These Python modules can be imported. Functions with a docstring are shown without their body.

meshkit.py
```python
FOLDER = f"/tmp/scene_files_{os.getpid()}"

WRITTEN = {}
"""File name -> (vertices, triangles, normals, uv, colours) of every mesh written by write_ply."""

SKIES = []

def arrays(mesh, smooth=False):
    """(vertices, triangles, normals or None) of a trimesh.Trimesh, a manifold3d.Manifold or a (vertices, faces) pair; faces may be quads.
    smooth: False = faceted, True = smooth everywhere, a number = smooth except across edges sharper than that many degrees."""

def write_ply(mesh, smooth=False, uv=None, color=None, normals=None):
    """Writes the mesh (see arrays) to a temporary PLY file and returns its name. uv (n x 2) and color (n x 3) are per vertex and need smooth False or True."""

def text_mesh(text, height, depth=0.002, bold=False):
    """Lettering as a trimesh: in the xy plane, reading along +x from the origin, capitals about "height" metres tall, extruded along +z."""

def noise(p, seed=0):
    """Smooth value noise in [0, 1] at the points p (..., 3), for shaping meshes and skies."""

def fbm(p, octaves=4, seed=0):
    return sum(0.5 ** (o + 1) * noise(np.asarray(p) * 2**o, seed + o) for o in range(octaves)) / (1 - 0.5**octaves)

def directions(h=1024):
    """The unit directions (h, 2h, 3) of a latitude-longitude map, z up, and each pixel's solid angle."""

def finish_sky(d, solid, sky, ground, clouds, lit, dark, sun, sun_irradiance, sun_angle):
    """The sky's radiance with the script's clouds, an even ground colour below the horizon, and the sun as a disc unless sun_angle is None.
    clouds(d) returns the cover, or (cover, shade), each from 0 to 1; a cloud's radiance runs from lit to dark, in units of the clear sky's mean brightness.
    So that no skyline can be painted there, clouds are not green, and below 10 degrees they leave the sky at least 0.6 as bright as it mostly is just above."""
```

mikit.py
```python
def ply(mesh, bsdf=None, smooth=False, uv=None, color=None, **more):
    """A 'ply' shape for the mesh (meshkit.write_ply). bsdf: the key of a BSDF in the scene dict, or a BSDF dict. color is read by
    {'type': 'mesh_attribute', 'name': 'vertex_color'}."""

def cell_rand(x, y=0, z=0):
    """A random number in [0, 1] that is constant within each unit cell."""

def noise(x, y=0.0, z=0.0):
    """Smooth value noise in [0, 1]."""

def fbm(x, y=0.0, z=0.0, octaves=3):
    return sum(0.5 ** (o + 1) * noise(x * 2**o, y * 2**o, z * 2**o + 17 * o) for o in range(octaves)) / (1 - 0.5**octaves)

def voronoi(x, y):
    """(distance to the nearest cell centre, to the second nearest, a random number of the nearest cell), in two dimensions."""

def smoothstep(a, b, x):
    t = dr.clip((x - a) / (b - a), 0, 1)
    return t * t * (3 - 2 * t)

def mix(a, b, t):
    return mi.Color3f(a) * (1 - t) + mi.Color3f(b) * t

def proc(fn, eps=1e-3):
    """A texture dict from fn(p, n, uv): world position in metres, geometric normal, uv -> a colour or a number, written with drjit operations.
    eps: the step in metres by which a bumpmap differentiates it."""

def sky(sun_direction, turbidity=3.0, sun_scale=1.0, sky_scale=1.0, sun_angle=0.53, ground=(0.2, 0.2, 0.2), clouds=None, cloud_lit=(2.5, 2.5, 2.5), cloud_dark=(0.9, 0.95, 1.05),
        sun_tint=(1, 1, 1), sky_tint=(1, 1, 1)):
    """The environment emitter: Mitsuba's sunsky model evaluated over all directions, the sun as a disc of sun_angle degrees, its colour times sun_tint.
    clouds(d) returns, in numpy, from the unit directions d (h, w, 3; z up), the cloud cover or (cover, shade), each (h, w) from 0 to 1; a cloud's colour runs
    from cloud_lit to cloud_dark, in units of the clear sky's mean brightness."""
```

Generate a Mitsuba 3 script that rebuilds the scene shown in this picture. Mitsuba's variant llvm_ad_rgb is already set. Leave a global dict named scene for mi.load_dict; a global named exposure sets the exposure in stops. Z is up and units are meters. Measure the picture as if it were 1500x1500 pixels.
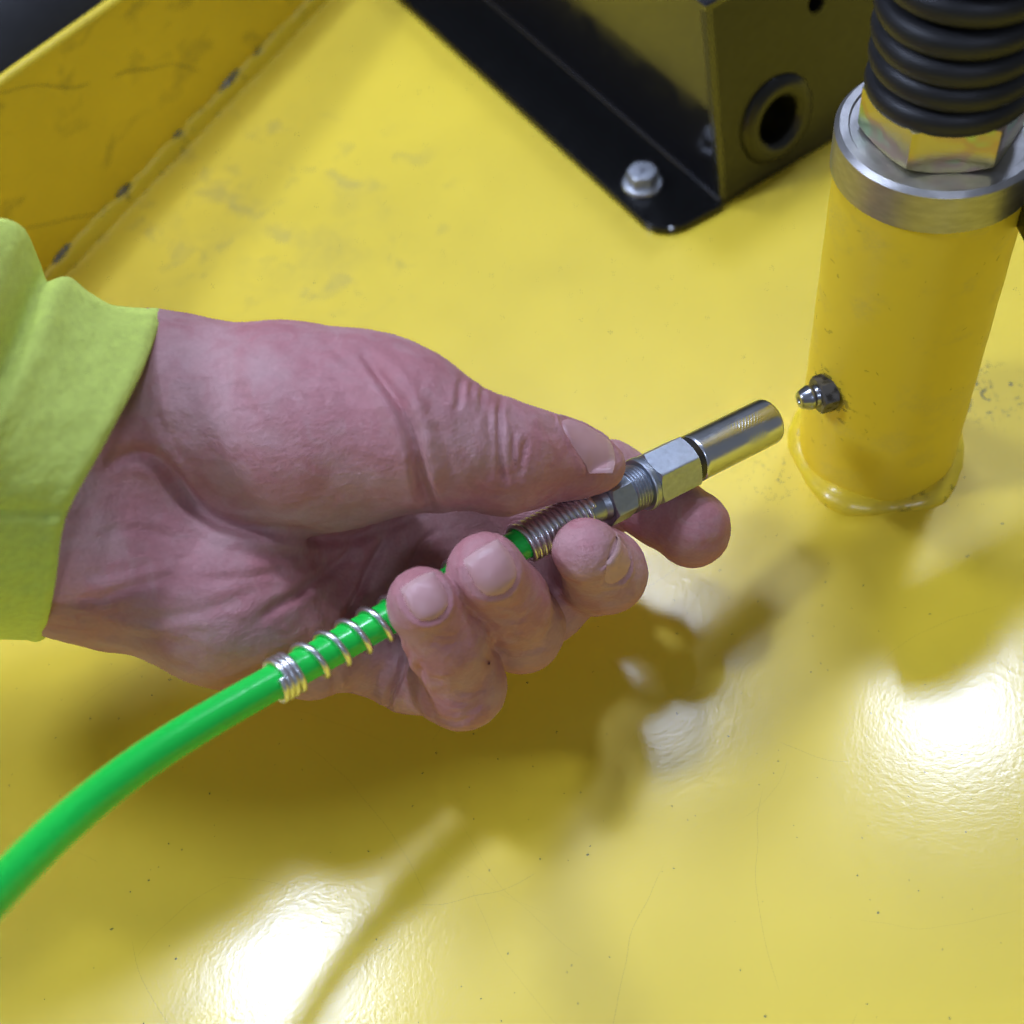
import math, random
import numpy as np
import trimesh
import mitsuba as mi
import drjit as dr
import mikit, meshkit
from mikit import noise, fbm, voronoi, cell_rand, smoothstep, mix
from shapely.geometry import Polygon, Point, box as sbox
from scipy.interpolate import CubicSpline, PchipInterpolator

T = mi.ScalarTransform4f
scene, labels = {}, {}
random.seed(7)
RNG = np.random.default_rng(7)

# ------------------------------------------------------------------ camera
F_PX = 2000.0                      # focal length for a 1500 px wide picture
TILT = math.radians(36.0)          # optical axis from straight down
DIST = 420.0                       # mm along the axis to the tray floor
Fw = np.array([0, math.sin(TILT), -math.cos(TILT)])
U0, R0 = np.array([0, math.cos(TILT), math.sin(TILT)]), np.array([1.0, 0, 0])
RS, RC = 0.152, math.sqrt(1 - 0.152**2)
Rt, Up = RC * R0 - RS * U0, RC * U0 + RS * R0
CAM = -Fw * DIST
scene['camera'] = {'type': 'thinlens', 'fov': 2 * math.degrees(math.atan(750 / F_PX)), 'fov_axis': 'x',
                   'to_world': T().look_at(origin=(CAM / 1000).tolist(), target=((CAM + Fw * 100) / 1000).tolist(), up=Up.tolist()),
                   'aperture_radius': 0.0026, 'focus_distance': 0.352, 'near_clip': 0.01, 'far_clip': 50.0}
exposure = -0.40
AMBIENT = (0.15, 0.168, 0.21)
scene['room_light'] = {'type': 'constant', 'radiance': {'type': 'rgb', 'value': list(AMBIENT)}}


def cam_to_world(p):
    p = np.asarray(p, float)
    return CAM + p[..., :1] * Rt - p[..., 1:2] * Up + p[..., 2:3] * Fw


def C(px, py, d):                  # camera-frame mm of a point seen at a place of the picture, d mm deep
    return np.array([(px - 750) * d / F_PX, (py - 750) * d / F_PX, d])


def W(px, py, d):
    return cam_to_world(C(px, py, d))


def FL(px, py, h=0.0):             # where the sight line meets the level plane z = h
    r = cam_to_world(C(px, py, 1.0)) - CAM
    return CAM + r * ((h - CAM[2]) / r[2])


# ------------------------------------------------------------------ lamps (the workshop's ceiling lights, above the frame)
def mirror_dir(px, py):
    r = cam_to_world(C(px, py, 1.0)) - CAM
    r /= np.linalg.norm(r)
    return FL(px, py), r * [1, 1, -1]


# (where the floor mirrors it, size mm, radiance, words for its label)
LAMPS = [((845, 950), 560, 31.0, 'in the middle of the row'),
         ((425, 1425), 260, 110.0, 'at the left end of the row'),
         ((1395, 1035), 260, 110.0, 'at the right end of the row')]
# lamps further off in the hall: place in mm, size, radiance
FAR_LAMPS = [((-2300, 0, 2300), 420, 135.0, 'far to the left of the tray'),
             ((200, -2500, 2700), 420, 38.0, 'behind the camera')]
LAMP_TINT = np.array([0.86, 1.0, 1.38])

# ------------------------------------------------------------------ writing the scene


def numbered(key):
    if key not in scene and key not in labels:
        return key
    n = 1
    while f'{key}_{n:03d}' in scene or f'{key}_{n:03d}' in labels:
        n += 1
    return f'{key}_{n:03d}'


def obj(name, mesh, m, parent=None, smooth=35, uv=None, label=None, cat=None, group=None, kind=None, **more):
    """mesh in world mm becomes ONE entry of the scene."""
    if hasattr(mesh, 'to_mesh'):
        mm = mesh.to_mesh()
        mesh = (np.array(mm.vert_properties[:, :3]), np.array(mm.tri_verts))
    if isinstance(mesh, tuple):
        v, f = np.asarray(mesh[0], float), np.asarray(mesh[1], int)
        if f.shape[1] == 4:
            f = np.vstack([f[:, [0, 1, 2]], f[:, [0, 2, 3]]])
        mesh = trimesh.Trimesh(v, f, process=False)
    else:
        mesh = trimesh.Trimesh(mesh.vertices, mesh.faces, process=False)
    mesh.vertices = mesh.vertices / 1000.0
    key = numbered(f'{parent}__{name}' if parent else name)
    scene[key] = mikit.ply(mesh, m, smooth=smooth, uv=uv, **more)
    d = {k: x for k, x in (('label', label), ('category', cat), ('group', group), ('kind', kind)) if x}
    if d:
        labels[key] = d
    return key


def thing(name, label, cat, group=None):
    key = numbered(name)
    labels[key] = {'label': label, 'category': cat}
    if group:
        labels[key]['group'] = group
    return key


def frame(axis, ref=(0, 0, 1.0)):
    z = np.asarray(axis, float) / np.linalg.norm(axis)
    x = np.asarray(ref, float) - np.dot(ref, z) * z
    x /= np.linalg.norm(x)
    return x, np.cross(z, x), z


def lathe(profile, origin, axis, n=64, ref=(0, 0, 1.0), shape=None):
    """profile rows (distance along axis, radius); shape(angle) scales the radius. Returns (mesh, uv in mm)."""
    x, y, z = frame(axis, ref)
    pr = np.asarray(profile, float)
    a = np.arange(n + 1) / n * 2 * np.pi
    s = np.ones_like(a) if shape is None else np.array([shape(t) for t in a])
    rad = pr[:, 1:2] * s
    v = np.asarray(origin) + pr[:, :1, None] * z + rad[..., None] * (np.cos(a)[:, None] * x + np.sin(a)[:, None] * y)
    i, j = np.meshgrid(np.arange(len(pr) - 1), np.arange(n), indexing='ij')
    w = n + 1
    q = np.stack([i * w + j, i * w + j + 1, (i + 1) * w + j + 1, (i + 1) * w + j], -1).reshape(-1, 4)
    return (v.reshape(-1, 3), q)


def tube(points, radii, sides=16):
    p = np.asarray(points, float)
    t = np.gradient(p, axis=0)
    t /= np.linalg.norm(t, axis=1, keepdims=True)
    x = np.cross(t[0], [0.3, 0.2, 0.9])
    fr = []
    for k in range(len(p)):
        x = x - np.dot(x, t[k]) * t[k]
        x /= np.linalg.norm(x)
        fr.append((x, np.cross(t[k], x)))
    X, Y = np.array([f[0] for f in fr]), np.array([f[1] for f in fr])
    a = np.arange(sides) / sides * 2 * np.pi
    r = np.broadcast_to(radii, (len(p),))[:, None, None]
    v = p[:, None] + r * (np.cos(a)[None, :, None] * X[:, None] + np.sin(a)[None, :, None] * Y[:, None])
    v = v.reshape(-1, 3)
    i, j = np.meshgrid(np.arange(len(p) - 1), np.arange(sides), indexing='ij')
    q = np.stack([i * sides + j, i * sides + (j + 1) % sides, (i + 1) * sides + (j + 1) % sides, (i + 1) * sides + j], -1).reshape(-1, 4)
    f = np.vstack([q[:, [0, 1, 2]], q[:, [0, 2, 3]]])
    c0, c1 = len(v), len(v) + 1
    v = np.vstack([v, p[:1], p[-1:]])
    k = np.arange(sides)
    e = (len(p) - 1) * sides
    f = np.vstack([f, np.stack([(k + 1) % sides, k, k * 0 + c0], 1), np.stack([e + k, e + (k + 1) % sides, k * 0 + c1], 1)])
    return (v, f)


def prism(poly, depth, origin, ex, ey, ez, bevel=0.0):
    """shapely polygon (mm) in the plane ex, ey, pushed along ez."""
    if bevel:
        a = trimesh.creation.extrude_polygon(poly, depth - bevel)
        b = trimesh.creation.extrude_polygon(poly.buffer(-bevel), bevel)
        b.apply_translation([0, 0, depth - bevel])
        # a sloped rim between the two outlines
        rims = []
        for ring, inner in [(poly.exterior, poly.buffer(-bevel, join_style=2).exterior)]:
            n = max(60, int(ring.length / 1.0))
            p0 = np.array([ring.interpolate(t, normalized=True).coords[0] for t in np.arange(n) / n])
            p1 = np.array([inner.interpolate(inner.project(Point(q))).coords[0] for q in p0])
            v = np.vstack([np.c_[p0, np.full(n, depth - bevel)], np.c_[p1, np.full(n, depth)]])
            k = np.arange(n)
            f = np.vstack([np.stack([k, (k + 1) % n, (k + 1) % n + n], 1), np.stack([k, (k + 1) % n + n, k + n], 1)])
            rims.append(trimesh.Trimesh(v, f, process=False))
        m = trimesh.util.concatenate([a, b] + rims)
    else:
        m = trimesh.creation.extrude_polygon(poly, depth)
    v = m.vertices
    return (np.asarray(origin) + v[:, :1] * ex + v[:, 1:2] * ey + v[:, 2:3] * ez, m.faces)


def mesh_join(*ms):
    vs, fs, at = [], [], 0
    for v, f in ms:
        f = np.asarray(f)
        if f.shape[1] == 4:
            f = np.vstack([f[:, [0, 1, 2]], f[:, [0, 2, 3]]])
        vs.append(v)
        fs.append(f + at)
        at += len(v)
    return (np.vstack(vs), np.vstack(fs))


def rgb(r, g, b):
    return {'type': 'rgb', 'value': [r, g, b]}


def pmat(key, col, rough=0.4, metallic=0.0, bump=None, bscale=1e-5, eps=1e-4, **more):
    b = {'type': 'principled', 'base_color': rgb(*col) if isinstance(col, (tuple, list)) else mikit.proc(col),
         'roughness': mikit.proc(rough) if callable(rough) else rough, 'metallic': metallic, **more}
    if bump:
        b = {'type': 'bumpmap', 'bsdf': b, 'arbitrary': mikit.proc(bump, eps=eps), 'scale': bscale}
    scene[key] = {'type': 'twosided', 'bsdf': b}


# ------------------------------------------------------------------ places everything else is measured from
POST_C = FL(1283, 650)                                   # axis of the post on the tray floor


def axis_z(py):                                          # height on the post's axis that is seen at picture row py
    lo, hi = 0.0, 320.0
    for _ in range(50):
        m = (lo + hi) / 2
        q = POST_C + [0, 0, m] - CAM
        y = 750 - F_PX * np.dot(q, Up) / np.dot(q, Fw)
        lo, hi = (m, hi) if y > py else (lo, m)
    return lo


def pix(p):
    q = np.asarray(p, float) - CAM
    d = q @ Fw
    return 750 + F_PX * (q @ Rt) / d, 750 - F_PX * (q @ Up) / d, d


# ------------------------------------------------------------------ materials
YEL = (0.76, 0.565, 0.030)
m_ = 1000.0


def seg_dist(x, y, a, b):
    ax, ay, bx, by = a[0], a[1], b[0], b[1]
    dx, dy = bx - ax, by - ay
    t = dr.clip(((x - ax) * dx + (y - ay) * dy) / (dx * dx + dy * dy), 0, 1)
    return dr.sqrt(dr.square(x - ax - t * dx) + dr.square(y - ay - t * dy))


SCRATCH = []
_r = random.Random(3)
for _ in range(40):
    cx, cy = FL(_r.uniform(-100, 1700), _r.uniform(950, 1700))[:2]
    SCRATCH.append((cx, cy, _r.uniform(25, 110), _r.uniform(0, 6.28), _r.uniform(0.2, 0.8)))
HOOK, BLOT1, BLOT2 = FL(1447, 578)[:2], FL(1412, 592)[:2], FL(1462, 530)[:2]
G1, G2, G3 = FL(330, 300)[:2], FL(470, 320)[:2], FL(1140, 700)[:2]


def floor_col(p, n, uv):
    x, y = p.x * m_, p.y * m_
    # small dark specks of dirt, each with its own outline
    out = mi.Float(0)
    for cell, prob, rr, sd in ((9.0, 0.11, 0.36, 1), (3.1, 0.05, 0.20, 5)):
        gx, gy = x / cell, y / cell
        cx, cy = dr.floor(gx), dr.floor(gy)
        ox, oy = 0.2 + 0.6 * cell_rand(cx, cy, sd), 0.2 + 0.6 * cell_rand(cx, cy, sd + 1)
        on = cell_rand(cx, cy, sd + 2) < prob
        d = dr.sqrt(dr.square((gx - cx - ox) * cell * (0.6 + cell_rand(cx, cy, sd + 3))) + dr.square((gy - cy - oy) * cell))
        d = d + 0.35 * (noise(x * 2.2, y * 2.2) - 0.5)
        out = dr.maximum(out, dr.select(on, smoothstep(rr, rr * 0.5, d) * (0.35 + 0.6 * cell_rand(cx, cy, sd + 4)), 0))
    # smeared grime patches (upper left of the tray) and old scuffs
    wx, wy = x + 7 * noise(x * 0.13, y * 0.13, 31), y + 7 * noise(x * 0.13, y * 0.13, 37)
    smear = smoothstep(0.50, 0.80, fbm(wx * 0.055 + 0.02 * wy, wy * 0.05 - 0.02 * wx, 3.0, 4)) * (0.4 + 0.6 * noise(wx * 0.8, wy * 0.8, 4))
    near = dr.maximum(dr.exp(-(dr.square(x - G1[0]) + dr.square(y - G1[1])) / 45.0**2), dr.exp(-(dr.square(x - G2[0]) + dr.square(y - G2[1])) / 38.0**2))
    blot = smoothstep(0.58, 0.82, fbm(wx * 0.11 + 0.05 * wy, wy * 0.11 - 0.05 * wx, 9.0, 4)) * smoothstep(0.3, 0.6, near + 0.25)
    near3 = dr.exp(-(dr.square(x - G3[0]) + dr.square(y - G3[1])) / 9.0**2)
    peck = smoothstep(0.66, 0.8, fbm(x * 0.9, y * 0.9, 2.0, 3)) * near3
    tone = 0.90 + 0.2 * fbm(x * 0.02, y * 0.02, 6.0, 3)
    c = mi.Color3f(*YEL) * tone
    c = mix(c, (0.30, 0.25, 0.10), dr.clip(0.22 * smear * near + 0.26 * blot, 0, 1))
    c = mix(c, (0.05, 0.045, 0.03), dr.clip(0.8 * out + 0.5 * peck, 0, 1))
    line = mi.Float(0)
    for cx, cy, r, a, w in SCRATCH:
        dx, dy = x - cx, y - cy
        rad = dr.abs(dr.sqrt(dx * dx + dy * dy) - r - 1.3 * noise(x * 0.12, y * 0.12))
        inn = smoothstep(0.965, 0.985, (dx * math.cos(a) + dy * math.sin(a)) / r)
        line = dr.maximum(line, smoothstep(0.11, 0.03, rad) * inn * w)
    c = mix(c, (0.16, 0.13, 0.05), 0.27 * line)
    # black grease left on the tray to the right of the post: a hooked smear and two blots
    hx, hy = x - HOOK[0], y - HOOK[1]
    hook = smoothstep(0.55, 0.25, dr.abs(dr.sqrt(hx * hx + hy * hy) - 2.0 + 0.7 * (noise(x, y) - 0.5))) * smoothstep(0.6, -0.4, hx)
    b1 = smoothstep(0.50, 0.72, fbm(x * 0.5, y * 0.5, 1.0, 4) + 0.42 * dr.exp(-(dr.square(x - BLOT1[0]) + dr.square((y - BLOT1[1]) * 0.55)) / 5.0) - 0.12)
    b2 = smoothstep(0.52, 0.70, fbm(x * 0.7, y * 0.7, 5.0, 4) + 0.34 * dr.exp(-(dr.square((x - BLOT2[0]) * 0.5) + dr.square(y - BLOT2[1])) / 3.0) - 0.14)
    near4 = smoothstep(16.0, 9.0, dr.sqrt(hx * hx + hy * hy))
    return mix(c, (0.03, 0.027, 0.02), dr.clip(0.8 * hook + near4 * (0.8 * b1 + 0.6 * b2), 0, 1))


def floor_bump(p, n, uv):
    x, y = p.x * m_, p.y * m_
    return 0.45 * noise(x * 1.0 + 0.4 * y, y * 1.0 - 0.4 * x) + 0.3 * noise(x * 2.1 - y, y * 2.1 + x, 5) + 0.35 * noise(x * 0.11, y * 0.11, 3)


def floor_rough(p, n, uv):
    x, y = p.x * m_, p.y * m_
    return 0.30 + 0.10 * fbm(x * 0.08, y * 0.08, 1.0, 3)


_fc = mikit.proc(floor_col)
scene['mat_floor'] = {'type': 'twosided', 'bsdf': {'type': 'blendbsdf', 'weight': 0.5,
    'a': {'type': 'bumpmap', 'arbitrary': mikit.proc(floor_bump, eps=1e-4), 'scale': 1.7e-5, 'bsdf': {'type': 'principled', 'base_color': _fc, 'roughness': 0.16, 'specular': 0.6}},
    'b': {'type': 'principled', 'base_color': _fc, 'roughness': 0.46, 'specular': 0.95}}}

DASH = [FL(*q)[:2] for q in ((96, 386), (186, 293), (262, 210), (334, 133), (376, 90), (458, 6))]


def wall_col(p, n, uv):
    # uv: mm along the wall, mm up
    s, h = uv.x, uv.y
    c = mi.Color3f(*YEL) * (0.9 + 0.16 * fbm(s * 0.03, h * 0.03, 8.0, 3))
    ws, wh = s + 9 * noise(s * 0.09, h * 0.09, 3), h + 9 * noise(s * 0.09, h * 0.09, 8)
    scuff = smoothstep(0.56, 0.80, fbm(ws * 0.05 + wh * 0.03, wh * 0.11, 1.0, 4)) * (0.3 + 0.7 * noise(ws * 0.9, wh * 0.9, 2))
    l0 = (s * 0.30 + 0.55 * h + 9 * fbm(s * 0.03, h * 0.03, 5.0, 2)) / 31.0
    l1 = dr.abs((l0 - dr.floor(l0)) * 31.0 - 15)
    rub = smoothstep(0.45, 0.1, l1) * smoothstep(0.5, 0.62, noise(s * 0.05, h * 0.05, 7))
    return mix(c, (0.13, 0.10, 0.03), dr.clip(0.40 * scuff + 0.4 * rub, 0, 1))


pmat('mat_wall', wall_col, 0.38, bump=lambda p, n, uv: noise(uv.x * 0.5, uv.y * 0.5) + 3 * noise(uv.x * 0.06, uv.y * 0.06), bscale=1.5e-5, specular=0.5, clearcoat=0.25, clearcoat_gloss=0.8)
Z_AT = None                                              # set with the fitting: its foot on the post


def bead_col(p, n, uv):
    x, y, z = p.x * m_, p.y * m_, p.z * m_
    g = smoothstep(0.62, 0.76, fbm(x * 0.35, y * 0.35, z * 0.35, 4))
    return mix(mi.Color3f(*YEL), (0.10, 0.08, 0.03), 0.55 * g)


pmat('mat_bead', bead_col, 0.28, bump=lambda p, n, uv: noise(p.x * 700, p.y * 700, p.z * 700), bscale=4e-5, specular=0.5, clearcoat=0.4, clearcoat_gloss=0.93)
pmat('mat_foot', bead_col, 0.42, specular=0.4)


def zerk_foot():
    # the sight line at the fitting's foot meets the post's skin
    r = cam_to_world(C(1214, 574, 1.0)) - CAM
    a = r[0]**2 + r[1]**2
    o = CAM - POST_C
    b = 2 * (o[0] * r[0] + o[1] * r[1])
    c = o[0]**2 + o[1]**2 - POST_R**2
    t = (-b - math.sqrt(max(b * b - 4 * a * c, 0))) / (2 * a)
    return CAM + r * t


POST_R = 116.0 / F_PX * pix(POST_C + [0, 0, 12])[2] * 0.985
Z_FOOT = zerk_foot()


def post_col(p, n, uv):
    x, y, z = p.x * m_, p.y * m_, p.z * m_
    dz = dr.sqrt(dr.square(x - Z_FOOT[0]) + dr.square(y - Z_FOOT[1]) + dr.square(z - Z_FOOT[2]))
    g = fbm(x * 0.6, y * 0.6, z * 0.6, 4)
    ring = smoothstep(0.52, 0.64, g + 0.30 * smoothstep(7.5, 4.0, dz) - 0.16 * smoothstep(6, 16, dz))
    trail = dr.sqrt(dr.square(x - Z_FOOT[0] - 8) + dr.square(y - Z_FOOT[1] + 2) + dr.square((z - Z_FOOT[2] + 5) * 1.6))
    ring = dr.maximum(ring * smoothstep(9.5, 6, dz), smoothstep(0.60, 0.72, g) * smoothstep(12, 4, trail))
    speck = smoothstep(0.90, 0.95, noise(x * 0.45 + 3 * noise(x * 0.2, z * 0.2), y * 0.45, z * 0.45 + 2 * noise(y * 0.3, x * 0.3))) * 0.5
    dust = smoothstep(0.55, 0.7, fbm(x * 0.1, y * 0.1, z * 0.1, 4)) * noise(x * 2, y * 2, z * 2)
    c = mix(mi.Color3f(*YEL), (0.42, 0.36, 0.16), 0.20 * dust)
    return mix(c, (0.035, 0.03, 0.02), dr.clip(0.65 * ring + speck * 0.5, 0, 1))


pmat('mat_post', post_col, 0.42, bump=lambda p, n, uv: noise(p.x * 500, p.y * 500, p.z * 500) + 3 * noise(p.x * 70, p.y * 70, p.z * 70), bscale=1.2e-5, specular=0.5, clearcoat=0.25, clearcoat_gloss=0.8)


def skin_col(p, n, uv):
    x, y, z = p.x * m_, p.y * m_, p.z * m_
    a = fbm(x * 0.06, y * 0.06, z * 0.06, 3)
    b = fbm(x * 0.35, y * 0.35, z * 0.35, 4)
    c = fbm(x * 1.6, y * 1.6, z * 1.6, 2)
    wx = 3.0 * noise(x * 0.2, y * 0.2, z * 0.2)
    b = fbm(x * 0.16 + wx, y * 0.16, z * 0.16 + wx, 4)
    col = mix((0.50, 0.262, 0.262), (0.48, 0.200, 0.210), smoothstep(0.35, 0.65, a))
    col = mix(col, (0.54, 0.33, 0.32), 0.30 * smoothstep(0.40, 0.75, b))
    col = mix(col, (0.42, 0.150, 0.160), 0.30 * smoothstep(0.45, 0.8, 1 - b))
    return col * (0.84 + 0.16 * c)


def skin_bump(p, n, uv):
    x, y, z = p.x * m_, p.y * m_, p.z * m_
    r = dr.abs(noise(x * 1.1 + 0.5 * noise(z, y), y * 2.1, z * 1.1) - 0.5) * 2
    v1, v2, _ = voronoi(x * 0.95 + 0.35 * noise(y, z), y * 1.25 + 0.5 * z)
    return 0.9 * noise(x * 1.9, y * 1.9, z * 1.9) + 0.8 * r + 0.3 * noise(x * 4, y * 4, z * 4) + 0.75 * smoothstep(0.0, 0.28, v2 - v1)


pmat('mat_skin', skin_col, lambda p, n, uv: 0.44 + 0.14 * noise(p.x * 350, p.y * 350, p.z * 350), bump=skin_bump, bscale=1.05e-4, eps=1.2e-4, specular=0.45, sheen=0.1)
pmat('mat_nail', lambda p, n, uv: mix(mix((0.49, 0.25, 0.245), (0.54, 0.31, 0.30), fbm(p.x * 300, p.y * 300, p.z * 300, 3)), (0.58, 0.46, 0.40), smoothstep(0.86, 0.93, uv.y + 0.05 * noise(uv.x * 6, uv.y)) * 0.22), 0.40, specular=0.5)


def sleeve_col(p, n, uv):
    x, y, z = p.x * m_, p.y * m_, p.z * m_
    f = fbm(x * 0.9, y * 0.9, z * 0.9, 3)
    return mi.Color3f(0.58, 0.69, 0.15) * (0.86 + 0.28 * f)


pmat('mat_sleeve', sleeve_col, 0.9, bump=lambda p, n, uv: fbm(p.x * 1100, p.y * 1100, p.z * 1100, 3) + 2.2 * noise(p.x * 220, p.y * 220, p.z * 220), bscale=3e-4, eps=1.5e-4, specular=0.1, sheen=0.8, sheen_tint=0.6)
pmat('mat_hem', (0.30, 0.30, 0.12), 0.9, specular=0.1)


def hose_col(p, n, uv):
    return mi.Color3f(0.008, 0.60, 0.065) * (0.93 + 0.14 * noise(p.x * 90, p.y * 90, p.z * 90))


pmat('mat_hose', hose_col, 0.20, bump=lambda p, n, uv: noise(p.x * 900, p.y * 900, p.z * 900) + 2 * noise(p.x * 250, p.y * 250, p.z * 250), bscale=2.0e-5, specular=0.5, clearcoat=0.6, clearcoat_gloss=0.9)


def knurl(p, n, uv):
    # uv: mm round, mm along; two bands of fine diagonal lines pressed in the barrel
    u, v = uv.x, uv.y
    on = smoothstep(0.5, 0.62, noise(u * 0.10, v * 0.16, 3)) * smoothstep(3, 5, v) * smoothstep(23, 20, v)
    d = dr.sin((u * 0.8 + v) * 6.28 / 1.1)
    return on * d + 0.25 * noise(v * 7.0, u * 0.05)


pmat('mat_barrel', (0.70, 0.72, 0.76), lambda p, n, uv: 0.20 + 0.10 * fbm(uv.x * 0.4, uv.y * 1.5, 0.0, 3), 1.0, bump=knurl, bscale=2.5e-5, eps=8e-5)
pmat('mat_zinc', lambda p, n, uv: mi.Color3f(0.50, 0.54, 0.60) * (0.82 + 0.3 * fbm(p.x * 900, p.y * 900, p.z * 900, 3)), lambda p, n, uv: 0.34 + 0.14 * noise(p.x * 1200, p.y * 1200, p.z * 1200), 1.0)
pmat('mat_wire', (0.86, 0.87, 0.90), 0.30, 1.0)
pmat('mat_dark_ring', (0.02, 0.018, 0.016), 0.35)
pmat('mat_nipple', (0.42, 0.43, 0.47), 0.24, 1.0)
pmat('mat_greasy', lambda p, n, uv: mix((0.17, 0.165, 0.17), (0.06, 0.055, 0.05), smoothstep(0.35, 0.7, fbm(p.x * 500, p.y * 500, p.z * 500, 3))), 0.42, 0.8)
pmat('mat_collar', lambda p, n, uv: mi.Color3f(0.46, 0.45, 0.44) * (0.80 + 0.35 * fbm(p.x * 350, p.y * 350, p.z * 900, 3)), lambda p, n, uv: 0.38 + 0.14 * fbm(p.x * 200, p.y * 200, p.z * 1500, 2), 1.0)


def nut_col(p, n, uv):
    t = fbm(p.x * 120, p.y * 120, p.z * 120, 3)
    c = mix((0.56, 0.50, 0.24), (0.50, 0.37, 0.26), smoothstep(0.40, 0.55, t))
    return mix(c, (0.40, 0.52, 0.30), smoothstep(0.55, 0.68, t))


pmat('mat_nut', nut_col, 0.30, 1.0)
pmat('mat_rubber', (0.012, 0.012, 0.014), lambda p, n, uv: 0.42 + 0.12 * fbm(p.x * 200, p.y * 200, p.z * 200, 3), specular=0.45)


def black_rough(p, n, uv):
    return 0.10 + 0.08 * smoothstep(0.45, 0.7, fbm(p.x * 120, p.y * 120, p.z * 120, 3))


pmat('mat_black_gloss', (0.006, 0.006, 0.008), black_rough, specular=1.0, clearcoat=1.0, clearcoat_gloss=0.97)
pmat('mat_black_flange', (0.004, 0.004, 0.004), black_rough, specular=0.45, clearcoat=0.3, clearcoat_gloss=0.95)
pmat('mat_black_dusty', lambda p, n, uv: mi.Color3f(0.010, 0.010, 0.008) * (0.7 + 0.6 * fbm(p.x * 300, p.y * 300, p.z * 300, 3)), 0.28, specular=0.55, clearcoat=0.4, clearcoat_gloss=0.8)
pmat('mat_bolt', lambda p, n, uv: mi.Color3f(0.52, 0.54, 0.58) * (0.8 + 0.4 * fbm(p.x * 600, p.y * 600, p.z * 600, 3)), 0.38, 0.85)
pmat('mat_ground', lambda p, n, uv: mi.Color3f(0.05, 0.05, 0.052) * (0.7 + 0.6 * fbm(p.x * 20, p.y * 20, 0.0, 4)), 0.6)
pmat('mat_housing', (0.55, 0.55, 0.55), 0.5)

ZUP = np.array([0, 0, 1.0])
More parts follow.
